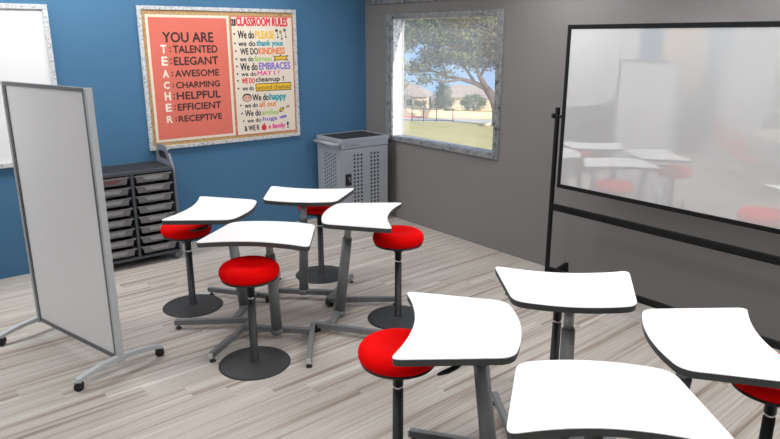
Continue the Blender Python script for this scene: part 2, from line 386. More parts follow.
# rules poster
QX, QZ = -1.37, 1.075
qt = thing('rules_poster', 'cream hand-lettered classroom rules poster with colourful marker words', 'poster', (QX, -.014, QZ))
boxo('red_backing', (-1.732 - QX, -1.008 - QX, -.0025, 0, .008, 2.312 - QZ), 'ink_red', qt)
boxo('paper', (-1.726 - QX, -1.016 - QX, -.0045, -.0025, .014, 2.305 - QZ), 'cream', qt)
inks = {}
def word(s, x0, x1, z0, z1, c, bold=.014, slant=.0):
    b = bmesh.new(); text_bm(b, s, x0 - QX, x1 - QX, z0 - QZ, z1 - QZ, -.0052, bold=bold, slant=slant); obj(c + '_word', b, 'ink_' + c, qt, fix=False)
def disc(cx, cz, rx, rz, c, n=12, y=-.0052, rot=0):
    b = bmesh.new(); vs = []
    for k in range(n):
        u, v = rx * math.cos(2 * PI * k / n), rz * math.sin(2 * PI * k / n)
        vs.append(b.verts.new((cx + u * math.cos(rot) - v * math.sin(rot) - QX, y, cz + u * math.sin(rot) + v * math.cos(rot) - QZ)))
    b.faces.new(vs); obj('marker_dot' if rx < .02 else 'marker_doodle', b, 'ink_' + c, qt, fix=False)
WORDS = [('black','OUR',-1.727,-1.677,2.213,2.285),('red','CLASSROOM RULES',-1.672,-1.070,2.216,2.300),('black','We do',-1.66,-1.476,2.089,2.168),('yellow','PLEASE',-1.46,-1.238,2.089,2.164),
('black','we do',-1.66,-1.465,2.012,2.066),('teal','thank yous',-1.452,-1.135,1.997,2.070),('black','WE DO',-1.643,-1.439,1.926,1.990),('orange','KINDNESS',-1.429,-1.116,1.926,1.993),
('black','we do',-1.652,-1.498,1.857,1.904),('green','fairness',-1.483,-1.28,1.855,1.907),('black','We do',-1.652,-1.454,1.763,1.838),('purple','EMBRACES',-1.434,-1.055,1.765,1.838),
('black','we do',-1.648,-1.472,1.704,1.748),('pink','MAY I ?',-1.456,-1.194,1.706,1.752),('red','WE DO',-1.645,-1.495,1.628,1.682),('black','cleanup !',-1.483,-1.141,1.625,1.690),
('black','we do',-1.642,-1.512,1.555,1.600),('black','second chances',-1.470,-1.068,1.556,1.602),('black','We do',-1.532,-1.339,1.44,1.510),('teal','happy',-1.325,-1.121,1.420,1.511),
('black','we do',-1.629,-1.474,1.372,1.420),('orange','all out',-1.455,-1.249,1.372,1.426),('black','We do',-1.63,-1.442,1.280,1.345),('green','smiles',-1.426,-1.226,1.282,1.335),
('black','we do',-1.608,-1.447,1.212,1.255),('purple','hugs',-1.424,-1.249,1.206,1.259),('black','& WE R',-1.645,-1.470,1.122,1.180),('pink','a family',-1.356,-1.147,1.113,1.177),('black','!',-1.124,-1.103,1.118,1.186)]
for c, s_, x0, x1, z0, z1 in WORDS:
    if s_ == 'second chances': continue
    word(s_, x0, x1, z0, z1, c, .05 if c == 'red' and len(s_) > 6 else (.05 if c != 'black' else .035))
for bx, bz in ((-1.700, 2.134), (-1.698, 2.040), (-1.694, 1.962), (-1.694, 1.882), (-1.692, 1.806), (-1.690, 1.730), (-1.690, 1.66), (-1.690, 1.579), (-1.673, 1.400), (-1.666, 1.315), (-1.652, 1.233)): disc(bx, bz, .010, .010, 'black')
for kx, kz, c in ((-1.205, 2.172, 'black'), (-1.158, 2.158, 'yellow'), (-1.107, 2.176, 'blue')):
    disc(kx, kz, .017, .015, 'black'); disc(kx, kz, .010, .008, c, y=-.0056)
    bb = bmesh.new(); bar(bb, (kx - QX, -.0052, kz - QZ), (kx + .018 - QX, -.0052, kz - .065 - QZ), .0004, .006); obj('marker_stroke', bb, 'ink_black', qt); disc(kx + .012, kz - .072, .011, .009, 'black')
def star(cx, cz, w_, h, c, y):
    b = bmesh.new(); vs = []
    for k, (u, v) in enumerate(((-1, .8), (-.2, .55), (0, 1.1), (.25, .55), (1, .85), (.75, 0), (1, -.8), (.1, -.55), (-.9, -.85), (-.7, 0))):
        vs.append(b.verts.new((cx + u * w_ / 2 - QX, y, cz + v * h / 2 - QZ)))
    b.faces.new(vs); obj('star_banner', b, 'ink_' + c, qt, fix=False)
star(-1.170, 1.883, .20, .07, 'black', -.0052); star(-1.170, 1.883, .165, .048, 'yellow', -.0056)
b = bmesh.new(); box(b, -1.488 - QX, -1.051 - QX, -.0054, -.0052, 1.538 - QZ, 1.622 - QZ); obj('word_box', b, 'ink_black', qt)
b = bmesh.new(); box(b, -1.480 - QX, -1.059 - QX, -.0057, -.0055, 1.546 - QZ, 1.614 - QZ); obj('word_box_fill', b, 'ink_yellow', qt)
b = bmesh.new(); text_bm(b, 'second chances', -1.470 - QX, -1.068 - QX, 1.556 - QZ, 1.602 - QZ, -.0060, bold=.0); obj('boxed_words', b, 'ink_black', qt, fix=False)
disc(-1.596, 1.478, .056, .046, 'black'); disc(-1.596, 1.472, .047, .036, 'skin', y=-.0056); disc(-1.615, 1.476, .006, .006, 'black', y=-.006); disc(-1.577, 1.476, .006, .006, 'black', y=-.006)
disc(-1.184, 1.326, .036, .020, 'black', rot=.6); disc(-1.184, 1.326, .022, .011, 'yellow', y=-.0056, rot=.6); disc(-1.105, 1.356, .024, .013, 'black', rot=.2); disc(-1.105, 1.356, .017, .008, 'skin', y=-.0056, rot=.2)
disc(-1.168, 1.246, .050, .016, 'purple', rot=.15); disc(-1.412, 1.146, .032, .034, 'red'); disc(-1.408, 1.186, .005, .012, 'black')


# ================================================================== MOBILE TRAY CABINET
def side_panel_bm(x0, x1, depth=.44, h=.90, top=1.10, z0=.07):
    bm = bmesh.new()
    out = rounded([(0, z0, 0), (-depth, z0, .02), (-depth, h, .05), (-depth + .15, top - .005, .05), (-.05, top, .05), (0, top - .12, .04)], .03, 4)
    hole = rounded([(-.075, h + .065), (-depth + .125, h + .065), (-depth + .185, top - .062), (-.085, top - .062)], .025, 4)
    # outline with a handle slot, built as two plates bridged around the hole
    for x in (x0, x1):
        ov = [bm.verts.new((x, a, b)) for a, b in out]; hv = [bm.verts.new((x, a, b)) for a, b in hole]
        es = [bm.edges.new((ov[i], ov[(i + 1) % len(ov)])) for i in range(len(ov))] + [bm.edges.new((hv[i], hv[(i + 1) % len(hv)])) for i in range(len(hv))]
        bmesh.ops.triangle_fill(bm, use_beauty=True, use_dissolve=False, edges=es)
        if x == x0: keep = (ov, hv)
        else:
            for A, B in zip(keep, (ov, hv)):
                for i in range(len(A)):
                    j = (i + 1) % len(A); bm.faces.new((A[i], A[j], B[j], B[i]))
    return bm
def caster(parent, x, y, r=.038, z=None, col='rubber', name='caster', turn=0.0, fork='steel', stem=.0):
    bm = bmesh.new(); c, s = math.cos(turn), math.sin(turn)
    for k in (-1, 1):
        o = k * .013
        tube(bm, [(x - s * (o - .008), y + c * (o - .008), r), (x - s * (o + .008), y + c * (o + .008), r)], r, 20)
    tube(bm, [(x - s * -.015, y + c * -.015, r), (x - s * .015, y + c * .015, r)], r * .5, 12)
    o = obj(name, bm, col, parent)
    bm = bmesh.new()
    tube(bm, [(x, y, r * 1.0), (x, y, 2 * r + .012 + stem)], .009, 10)
    mx = Matrix.Translation((x, y, 0)) @ Matrix.Rotation(turn, 4, 'Z')
    box(bm, -.016, .016, -.018, .018, r * 1.55, 2 * r + .012, mx=mx)
    obj('caster_fork', bm, fork, o)
    return o
def tray_bm(w_, h, d):
    """tray with its front at y=0 going back to y=d; lip round the top"""
    bm = bmesh.new()
    x = w_ / 2 - .012
    a = [(-x, 0, h), (x, 0, h), (x, d, h), (-x, d, h)]; b = [(-x + .014, .012, 0), (x - .014, .012, 0), (x - .014, d - .01, 0), (-x + .014, d - .01, 0)]
    va = [bm.verts.new(p) for p in a]; vb = [bm.verts.new(p) for p in b]
    bm.faces.new(vb[::-1]); 
    for i in range(4): bm.faces.new((va[i], va[(i + 1) % 4], vb[(i + 1) % 4], vb[i]))
    box(bm, -w_ / 2, w_ / 2, -.012, .004, h - .008, h + .004)
    for s in (-1, 1): box(bm, *sorted((s * w_ / 2, s * (w_ / 2 - .014))), .004, d, h - .004, h + .004)
    return bm
def tray_handle_bm(w_, h):
    bm = bmesh.new(); t = .30 * w_; b = .20 * w_; z1 = h - .006; z0 = h * .36
    prism(bm, rounded([(-t, z1), (-b, z0), (b, z0), (t, z1)], .006, 3), 0, .012, mx=Matrix(((1, 0, 0, 0), (0, 0, -1, .004), (0, 1, 0, 0), (0, 0, 0, 1))))
    return bm
def tray_cabinet(x0, x1, y_front, label, name='tray_cabinet', trays=True, cols=2, lab_left='', group=''):
    w_ = x1 - x0; cx = (x0 + x1) / 2
    t = thing(name, label, 'storage cabinet', (cx, -.015, 0)); D = -y_front - .015
    for a in (-w_ / 2, w_ / 2 - .022): obj('side_panel', side_panel_bm(a, a + .022, D), 'cab_edge', t, bevel=.002)
    for a in (-w_ / 2 + .006, w_ / 2 - .016): boxo('handle_recess', (a, a + .010, -D + .10, -.065, .93, 1.06), 'cab_in', t)
    boxo('cabinet_top', (-w_ / 2 + .022, w_ / 2 - .022, -D + .004, -.01, .888, .915), 'cab_top', t)
    boxo('top_rail', (-w_ / 2 + .022, w_ / 2 - .022, -D, -D + .02, .888, .918), 'cab', t)
    boxo('back_panel', (-w_ / 2 + .022, w_ / 2 - .022, -.022, -.01, .07, .888), 'cab_in', t)
    boxo('bottom_shelf', (-w_ / 2 + .022, w_ / 2 - .022, -D, -.022, .075, .098), 'cab', t)
    for k in range(1, cols):
        xx = -w_ / 2 + w_ * k / cols; boxo('divider', (xx - .013, xx + .013, -D + .002, -.022, .098, .888), 'cab', t)
    for a in (-1, 1):
        for b in (-D + .05, -.08): caster(t, a * (w_ / 2 - .03), b, .043, fork='cab', turn=.3, col='steel', stem=-.026)
    return t
XA, XB, YF = -3.415, -2.600, -.45
tc = tray_cabinet(XA, XB, YF, 'dark grey mobile cabinet of shallow trays below the bulletin board on the blue wall')
rowH = .0975
ordn = ['topmost', 'second', 'third', 'fourth', 'fifth', 'sixth', 'seventh', 'bottom']
tr0 = None
for c_, (xc, cw, cn) in enumerate(((-3.205, .345, 'left'), (-2.815, .350, 'right'))):
    for r in range(8):
        if tr0 is None:
            tr0 = t = thing('storage_tray', '', 'tray', group='shallow trays in the dark cabinet')
            obj('tray_body', tray_bm(.345, .066, .38), 'tray', t); obj('tray_handle', tray_handle_bm(.345, .066), 'tray_h', t)
        else: t = copy_tree(tr0)
        if c_ == 1: tr1 = t
        t.location = (xc, YF - .002 + random.uniform(-.002, .002), .888 - (r + 1) * rowH + .013)
        t['label'] = 'smoky grey plastic tray, %s in the %s column of the dark cabinet' % (ordn[r] if r in (0, 7) else ordn[r] + ' from the top', cn)
        if c_ == 0 and r == 0:
            t['label'] = 'smoky tray with something pinkish red inside, topmost in the left column of the cabinet'
            bm = bmesh.new(); box(bm, -.14, .15, .03, .3, .003, .045); o = obj('red_paper_stack', bm, 'tray_red', None); o.location = t.location
            tag(o, 'faint pinkish red paper lying inside the top left tray', 'paper')
            for ch in t.children:
                if ch.name.startswith('tray_handle'): pink = ch
        
pink.data = pink.data.copy(); pink.data.materials[0] = M['tray_red']; pink['label'] = 'pinkish handle recess'
# open shelf further left, reflected in the mobile board
t = tray_cabinet(-5.92, -4.55, -.45, 'open mobile shelf unit seen only as a reflection at the left of the mobile board', name='shelf_unit', cols=1)
for z in (.34, .61): boxo('shelf', (-.66, .66, -.43, -.022, z, z + .02), 'cab', t)
t2 = tray_cabinet(-8.62, -7.80, -.45, 'second dark tray cabinet seen only as a reflection behind the white partition', name='tray_cabinet')
for c_ in (-1, 1):
    for r in range(8):
        t = copy_tree(tr1); t.location = (-8.21 + c_ * .195, -.452, .888 - (r + 1) * rowH + .013); t['group'] = 'trays in the reflected cabinet'
        t['label'] = 'smoky tray of the cabinet seen only as a reflection behind the partition'

# ================================================================== CHARGING CART
CW, CDp, CH = .645, .505, 1.010
ct = thing('charging_cart', 'grey steel charging cart with perforated door standing in the room corner', 'cart', (-.452, -.342, 0), 0)
hw, hd = CW / 2, CDp / 2
bm = bmesh.new(); box(bm, -hw, hw, -hd + .02, hd, .10, CH - .015)
for k in range(6):   # perforation, left side
    for r in range(19):
        yy = -.115 + k * .043; zz = CH - .175 - r * .043 - (.0215 if k % 2 else 0)
        box(bm, -hw - .0012, -hw + .001, yy - .0085, yy + .0085, zz - .0095, zz + .0095, 1)
obj('cart_body', bm, ['cart', 'cart_dark'], ct)
bm = bmesh.new()
for b in ((-hw - .008, hw + .008, -hd - .006, -hd + .02), (-hw - .008, hw + .008, hd - .02, hd + .006), (-hw - .008, -hw + .02, -hd + .02, hd - .02), (hw - .02, hw + .008, -hd + .02, hd - .02)):
    box(bm, *b, CH - .035, CH + .005)
box(bm, -hw, hw, -hd, hd, CH - .02, CH - .008)
obj('top_tray', bm, 'cart', ct, bevel=.002)
boxo('rubber_mat', (-hw + .035, hw - .03, -hd + .03, hd - .03, CH - .008, CH + .002), 'mat_top', ct)
bm = bmesh.new(); box(bm, -hw, hw, -hd - .002, -hd + .02, CH - .10, CH - .036)
obj('fascia', bm, 'cart', ct, bevel=.002)
bm = bmesh.new()
for k, xx in enumerate((-.275, -.248, -.221, -.194, -.14, -.113, -.086)):
    box(bm, xx - .008, xx + .008, -hd - .0035, -hd - .002, CH - .078, CH - .072); box(bm, xx - (.008 if k % 2 else -.002), xx - (.003 if k % 2 else -.007), -hd - .0035, -hd - .002, CH - .072, CH - .056)
tube(bm, [(-.167, -hd - .002, CH - .066), (-.167, -hd - .004, CH - .066)], .014, 16)
o = obj('raised_mark', bm, 'steel', ct, fix=False)
bm = bmesh.new(); box(bm, -hw + .012, hw - .008, -hd - .004, -hd + .018, .12, CH - .108)
for xs in ((-.160, -.112, -.064), (.075, .123, .171)):
    for k, xx in enumerate(xs):
        for r in range(18):
            zz = CH - .185 - r * .0435
            box(bm, xx - .011, xx + .011, -hd - .0052, -hd - .003, zz - .0115, zz + .0115, 1)
d_ = obj('door', bm, ['cart', 'cart_dark'], ct)
bm = bmesh.new(); box(bm, -.288, -.208, -hd - .012, -hd - .004, CH - .52, CH - .385); obj('latch_plate', bm, 'black', d_, bevel=.003)
bm = bmesh.new(); tube(bm, [(-.245, -hd - .018, CH - .42), (-.232, -hd - .02, CH - .48)], .009, 8); obj('latch_handle', bm, 'steel', d_)
bm = bmesh.new()
for yy in (-hd + .035, hd - .06):
    tube(bm, [(-hw + .002, yy, CH - .05), (-hw - .055, yy, CH - .05), (-hw - .075, yy + (.01 if yy < 0 else -.01), CH - .05)], .021, 12)
tube(bm, [(-hw - .07, -hd + .035, CH - .05), (-hw - .07, hd - .06, CH - .05)], .022, 14)
obj('push_handle', bm, 'cart', ct)
for a in (-1, 1):
    for b in (-1, 1): caster(ct, a * (hw - .06), b * (hd - .06), .042)

# ================================================================== ROLLING PARTITION
def partition(loc, rz, label, W=1.015, H=1.82, zb=.100):
    """local x along the panel, y across"""
    t = thing('rolling_partition', label, 'room divider', loc, rz)
    boxo('panel', (-W / 2 + .02, W / 2 - .02, -.011, .011, zb + .02, H - .02), 'panel', t)
    for s in (-1, 1):
        bm = bmesh.new(); x = s * W / 2
        box(bm, min(x, x + s * .024), max(x, x + s * .024), -.022, .022, zb - .025, H); obj('post', bm, 'alu', t, bevel=.004)
        bm = bmesh.new(); box(bm, *sorted((x, x - s * .024)), -.018, .018, zb - .01, H - .002); obj('edge_channel', bm, 'alu_dark', t)
    boxo('top_rail', (-W / 2 + .024, W / 2 - .024, -.018, .018, H - .024, H - .002), 'alu_dark', t)
    boxo('bottom_rail', (-W / 2 + .024, W / 2 - .024, -.018, .018, zb - .008, zb + .02), 'alu_dark', t)
    for s in (-1, 1):
        bm = bmesh.new(); x = s * (W / 2 + .010); L = .298; N = 14; up = []; 
        prev = None
        for i in range(N + 1):
            u = -1 + 2 * i / N; zc = .106 - .040 * u * u; th = .017 - .004 * abs(u)
            ring = [bm.verts.new((x + a, u * L, zc + b)) for a, b in ((-.019, -th), (.019, -th), (.019, th), (-.019, th))]
            if prev:
                for k in range(4): bm.faces.new((prev[k], prev[(k + 1) % 4], ring[(k + 1) % 4], ring[k]))
            else: bm.faces.new(ring)
            prev = ring
        bm.faces.new(prev)
        lg = obj('arched_foot', bm, 'alu', t, bevel=.003)
        for e in (-1, 1): caster(lg, x, e * (L - .012), .029, turn=1.0, fork='alu', stem=-.012)
    return t
pdir = math.atan2(.98, -.26)
partition((-3.925, -1.925, 0), pdir, 'tall white panel partition on arched casters at the left of the room')
partition((-8.35, -1.25, 0), math.radians(30), 'second white partition seen only as a reflection in the mobile board')

# ================================================================== STOOLS
def stool_proto():
    t = thing('active_stool', '', 'stool')
    bm = bmesh.new()
    prof = [(0, .696), (.03, .6965), (.055, .699), (.08, .705), (.105, .711), (.13, .712), (.155, .707), (.175, .696), (.188, .679), (.193, .661), (.192, .643), (.186, .628), (.176, .619), (0, .619)]
    lathe(bm, prof, 56); obj('seat_cushion', bm, 'red', t, smooth=True)
    bm = bmesh.new(); lathe(bm, [(0, .620), (.178, .620), (.183, .616), (.178, .606), (.12, .592), (.05, .580), (0, .580)], 48); obj('seat_pan', bm, 'black', t)
    bm = bmesh.new(); lathe(bm, [(0, .590), (.034, .590), (.034, .545), (.026, .542), (.026, .480), (0, .480)], 24); obj('upper_sleeve', bm, 'black', t)
    bm = bmesh.new(); lathe(bm, [(0, .482), (.0195, .482), (.0195, .455), (0, .455)], 24); obj('chrome_ring', bm, 'chrome', t)
    bm = bmesh.new(); lathe(bm, [(0, .46), (.026, .46), (.027, .03), (.036, .022), (.036, .015), (0, .015)], 24); obj('post', bm, 'black', t)
    bm = bmesh.new(); lathe(bm, [(0, .026), (.04, .025), (.10, .022), (.21, .014), (.230, .010), (.237, .003), (.235, 0), (0, 0)], 64); obj('round_base', bm, 'blackrough', t)
    return t
ST = [(-2.998, -1.668, 0, 'red round stool under the desk nearest the blue wall, closest to the tray cabinet'),
      (-3.058, -2.857, 0, 'red round stool standing fully in view before the front desk of the far cluster'),
      (-1.787, -1.703, 0, 'red round stool mostly hidden behind the rearmost desk before the charging cart'),
      (-1.848, -2.889, 0, 'red round stool at the right of the far desk cluster, nearest the grey wall'),
      (-3.022, -4.325, 0, 'red round stool in the foreground centre, partly under the left desk of the near cluster'),
      (-1.800, -4.327, 0, 'red stool behind the near cluster desk beside the mobile board, only its black post showing'),
      (-1.873, -5.552, 0, 'red stool cut by the right picture edge, under the right desk of the near cluster')]
s0 = None
for x, y, z, lb in ST:
    t = s0 = stool_proto() if s0 is None else s0
    if x != ST[0][0] or y != ST[0][1]: t = copy_tree(s0)
    t.location = (x, y, 0); t['label'] = lb; t['group'] = 'red active stools'

# ================================================================== DESKS
def rounded_outline(k=0.0):
    # corners rounded by hand so that the curved edges stay smooth
    w, n, d = .373 + k, .300 + k, .2375 + k
    def conc(u): return (u * w, d + .031 - .077 * (1 - abs(u) ** 1.9))
    def conv(u): return (u * n, -d - .052 * (1 - u * u))
    out = []
    def corner(a, p, b, seg=7):
        for s in range(seg + 1):
            t = s / seg; out.append(tuple(Vector(a) * (1 - t) ** 2 + Vector(p) * 2 * t * (1 - t) + Vector(b) * t * t))
    def lerp(p, q, t): return (p[0] + (q[0] - p[0]) * t, p[1] + (q[1] - p[1]) * t)
    W1, W0, N0, N1 = conc(1), conc(-1), conv(-1), conv(1)
    corner(lerp(W1, N1, .11), W1, conc(.87))
    for i in range(1, 12): out.append(conc(.87 - 1.74 * i / 12))
    corner(conc(-.87), W0, lerp(W0, N0, .11))
    corner(lerp(W0, N0, .88), N0, conv(-.82))
    for i in range(1, 12): out.append(conv(-.82 + 1.64 * i / 12))
    corner(conv(.82), N1, lerp(W1, N1, .88))
    return out
def desk_proto():
    t = thing('student_desk', '', 'desk'); H = .85
    bm = bmesh.new(); o = rounded_outline(-.0015); prism(bm, o, H - .0035, H); obj('desktop_surface', bm, 'top', t)
    bm = bmesh.new(); o = rounded_outline(0)
    prism(bm, o, H - .034, H - .0036, inset=.004); obj('desktop_edge', bm, 'edge', t)
    # column
    bm = bmesh.new(); b, a = Vector((0, -.19, .055)), Vector((0, -.10, H - .040)); d = a - b
    tube(bm, [b, b + d * .80], [.041, .036], 24, flat=.95); tube(bm, [b - d * .02, b + d * .03], .045, 24); obj('column', bm, 'steel', t)
    bm = bmesh.new(); tube(bm, [b + d * .78, a], [.024, .024], 16)
    for k in range(6): 
        an = k * PI / 3; off = Vector((math.cos(an) * .0225, math.sin(an) * .0225, 0)); tube(bm, [b + d * .79 + off, a + off], .004, 6)
    obj('telescoping_tube', bm, 'tube', t)
    bm = bmesh.new(); box(bm, -.11, .11, -.19, -.02, H - .042, H - .0345); tube(bm, [a - Vector((0, 0, .02)), a], [.032, .045], 16); obj('mounting_plate', bm, 'steel', t)
    # base: crossbar and two legs
    bm = bmesh.new(); bar(bm, (-.255, -.20, .062), (.255, -.20, .062), .042, .040); obj('crossbar', bm, 'steel', t, bevel=.004)
    for s in (-1, 1):
        p, q = Vector((s * .235, -.325, .055)), Vector((s * .335, .235, .052))
        bm = bmesh.new(); bar(bm, p, q, .034, .042); lg = obj('leg', bm, 'steel', t, bevel=.004)
        bm = bmesh.new(); bar(bm, q + (q - p).normalized() * -.001, q + (q - p).normalized() * .005, .030, .037); obj('end_cap', bm, 'endcap', lg)
        bm = bmesh.new(); lathe(bm, [(0, .034), (.008, .034), (.008, .014), (.020, .010), (.022, 0), (0, 0)], 16, (s * .331, .212, 0)); obj('glide', bm, 'rubber', lg)
        caster(lg, s * .237, -.312, .023, turn=.8, stem=-.022, fork='rubber')
    # height lever
    bm = bmesh.new(); tube(bm, [(-.02, -.09, H - .050), (-.13, -.075, H - .070), (-.225, -.02, H - .086)], .005, 8); lv = obj('lever_rod', bm, 'tube', t)
    bm = bmesh.new(); tube(bm, [(-.215, -.028, H - .085), (-.24, -.004, H - .088), (-.28, .035, H - .090), (-.312, .068, H - .088)], [.008, .013, .014, .008], 10, flat=.7); obj('lever_paddle', bm, 'rubber', lv)
    return t
DK = [((-2.868, -1.927), 135, 'white topped desk nearest the blue wall, left of the far cluster by the tray cabinet'),
      ((-2.884, -2.742), 225, 'front white topped desk of the far cluster, behind the stool in full view'),
      ((-2.071, -1.950), 45, 'rearmost white topped desk of the far cluster, before the charging cart'),
      ((-2.079, -2.755), -45, 'right white topped desk of the far cluster, beside the stool near the grey wall'),
      ((-2.885, -4.573), 135, 'left white topped desk of the near cluster, over the foreground red stool'),
      ((-2.094, -4.590), 45, 'back white topped desk of the near cluster, before the foot of the mobile board'),
      ((-2.112, -5.383), -45, 'right white topped desk of the near cluster, running out of the picture'),
      ((-2.908, -5.364), 225, 'nearest white topped desk at the bottom edge of the picture')]
d0 = None
for (x, y), an, lb in DK:
    if d0 is None: t = d0 = desk_proto()
    else: t = copy_tree(d0)
    t.location = (x, y, 0); t.rotation_euler = (0, 0, math.radians(an - 90)); t['label'] = lb; t['group'] = 'white topped curved desks in two clusters'

# ================================================================== MOBILE WHITEBOARD
BY0, BY1, BZ0, BZ1, BXx = -5.85, -3.245, .905, 2.195, -.45
mw = thing('mobile_whiteboard', 'large glossy mobile whiteboard in a black frame standing along the grey wall', 'whiteboard', (-.43, (BY0 + BY1) / 2, 0))
cy = (BY0 + BY1) / 2; X0 = BXx + .43
boxo('writing_surface', (X0 + .004, X0 + .018, BY0 + .02 - cy, BY1 - .02 - cy, BZ0 + .02, BZ1 - .02), 'board', mw)
bm = bmesh.new(); y0, y1 = BY0 - cy, BY1 - cy; fw = .034
for b in ((y0, y1, BZ1 - fw, BZ1), (y0, y1, BZ0, BZ0 + fw), (y0, y0 + fw, BZ0 + fw, BZ1 - fw), (y1 - fw, y1, BZ0 + fw, BZ1 - fw)): box(bm, X0, X0 + .03, *b)
obj('board_frame', bm, 'frame_black', mw, bevel=.003)
for yy in (y0 - .052, y1 + .052):
    bm = bmesh.new(); box(bm, X0 - .0, X0 + .03, yy - .014, yy + .014, .10, 1.555); pst = obj('post', bm, 'frame_black', mw, bevel=.003)
    bm = bmesh.new(); s = 1 if yy > 0 else -1
    tube(bm, [(X0 + .015, yy - s * .055, 1.485), (X0 + .015, yy + s * .022, 1.485)], .011, 12); tube(bm, [(X0 + .015, yy + s * .02, 1.485), (X0 + .015, yy + s * .045, 1.485)], .021, 16); obj('pivot_knob', bm, 'frame_black', pst)
    bm = bmesh.new(); bar(bm, (X0 - .25, yy, .10), (X0 + .30, yy, .10), .04, .04); ft = obj('foot', bm, 'frame_black', mw, bevel=.003)
    bm = bmesh.new(); prism(bm, [(X0 + .03, .115), (X0 + .30, .115), (X0 + .30, .168), (X0 + .26, .165), (X0 + .10, .125), (X0 + .03, .150)], yy - .014, yy + .014, mx=Matrix(((1, 0, 0, 0), (0, 0, 1, 0), (0, 1, 0, 0), (0, 0, 0, 1)))); obj('gusset', bm, 'frame_black', ft)
    for xx in (-.235, .285): caster(ft, X0 + xx, yy, .036, fork='frame_black', stem=-.006, col='rubber')
boxo('crossbar', (X0 + .0, X0 + .03, y0 - .04, y1 + .04, .704, .758), 'frame_black', mw, bevel=.003)
boxo('lower_crossbar', (X0 + .0, X0 + .03, y0 - .04, y1 + .04, .150, .198), 'frame_black', mw, bevel=.003)

# ================================================================== REFLECTED FAR GROUP
rt = thing('round_table', 'maple round table seen only as a reflection at the right of the mobile board', 'table', (-6.75, -3.35, 0))
bm = bmesh.new(); lathe(bm, [(0, .74), (1.08, .74), (1.10, .735), (1.10, .715), (0, .715)], 64); obj('tabletop', bm, 'maple', rt)
for k in range(4):
    a = PI / 4 + k * PI / 2; bm = bmesh.new(); tube(bm, [(.85 * math.cos(a), .85 * math.sin(a), .03), (.8 * math.cos(a), .8 * math.sin(a), .715)], .022, 12); lg = obj('leg', bm, 'alu', rt)
def chair(loc, rz, shell, label):
    t = thing('student_chair', label, 'chair', loc, rz, 'chairs round the maple table')
    bm = bmesh.new()   # shell seat: seat along +y front
    sec = [(.20, .435), (.16, .445), (.05, .44), (-.08, .435), (-.17, .45), (-.205, .50), (-.215, .60), (-.235, .72), (-.26, .82), (-.265, .85)]
    rows_ = []
    for i, (yy, zz) in enumerate(sec):
        wd = .21 if i < 5 else .19 - .006 * (i - 5); wd = wd * (.8 if i in (0, len(sec) - 1) else 1)
        rows_.append([bm.verts.new((wd * u, yy + (.02 * u * u if i > 4 else 0), zz + (.015 * u * u if i < 5 else 0))) for u in (-1, -.5, 0, .5, 1)])
    for i in range(len(rows_) - 1):
        for j in range(4):
            if i == 7 and j in (1, 2): continue     # hand slot in the back
            bm.faces.new((rows_[i][j], rows_[i][j + 1], rows_[i + 1][j + 1], rows_[i + 1][j])).smooth = True
    o = obj('seat_shell', bm, shell, t); md = o.modifiers.new('solid', 'SOLIDIFY'); md.thickness = .01
    for sx in (-1, 1):
        for sy in (-1, 1):
            bm = bmesh.new(); tube(bm, [(sx * .12, sy * .08, .425), (sx * .22, sy * .21, .055)], .011, 10); lg = obj('leg', bm, 'chrome', t)
            caster(lg, sx * .225, sy * .215, .025, stem=-.01)
    return t
chair((-5.70, -2.55, 0), math.radians(127), 'redchair', 'red shell chair on casters, nearest in the reflection, its back towards the board')
chair((-6.75, -1.80, 0), math.radians(180), 'redchair', 'red shell chair seen sideways in the reflection, at the left of the maple table')
chair((-7.65, -2.15, 0), math.radians(215), 'darkchair', 'black shell chair in the reflection, behind the leftmost red one')
chair((-8.15, -3.05, 0), math.radians(260), 'redchair', 'red shell chair in the reflection on the far side of the maple table')
wt = thing('work_table', 'far white work table seen only as a reflection at the right edge of the board', 'table', (-10.2, -1.7, 0))
boxo('tabletop', (-.6, .6, -1.1, .7, .715, .74), 'top', wt)
for a in (-.55, .55):
    for b in (-1.05, .65):
        bm = bmesh.new(); tube(bm, [(a, b, 0), (a, b, .715)], .02, 10); obj('leg', bm, 'alu', wt)
# ================================================================== OUTSIDE THE WINDOW
GZ = -8.9
M['grass'] = mat('dry_lawn', (.44, .37, .13), .95, spec=.1, noise=(.35, .28))
M['road'] = mat('pale_road', (.50, .47, .46), .9, noise=(.8, .08))
M['kerb_red'] = mat('red_kerb', (.55, .10, .09), .8, noise=(2, .1))
M['wood_fence'] = mat('tan_fence_boards', (.72, .52, .34), .85, noise=(3, .14))
M['stucco'] = mat('tan_brick', (.58, .43, .32), .9, noise=(3, .1))
M['shingle'] = mat('grey_brown_shingle', (.33, .26, .22), .9, noise=(4, .15))
M['dark_glass'] = mat('house_window_glass', (.03, .035, .04), .2, noise=(3, .1))
M['bark'] = mat('grey_bark', (.085, .06, .045), .9, noise=(2, .3), bump=(6, .5))
M['leaf_oak'] = mat('oak_leaf', (.105, .11, .042), .7, noise=(.6, .45))
M['leaf_dark'] = mat('dark_green_leaf', (.07, .11, .045), .7, noise=(.8, .35))
M['leaf_olive'] = mat('olive_leaf', (.17, .17, .06), .7, noise=(.8, .35))
M['stone'] = mat('tan_stone', (.6, .42, .3), .8, noise=(3, .1))
FD = Vector((.665, -.747, 0)); FN = Vector((.747, .665, 0))     # along and away from the building
def pt(o, u, v, z): return Vector(o) + FD * u + FN * v + Vector((0, 0, z))
def slab(name, o, u0, u1, v0, v1, z0, z1, m, parent=None, **k):
    bm = bmesh.new(); mx = Matrix(((FD.x, FN.x, 0, o[0]), (FD.y, FN.y, 0, o[1]), (0, 0, 1, o[2]), (0, 0, 0, 1)))
    if parent: mx = parent.matrix_basis.inverted() @ mx
    box(bm, u0, u1, v0, v1, z0, z1, mx=mx); return obj(name, bm, m, parent, **k)
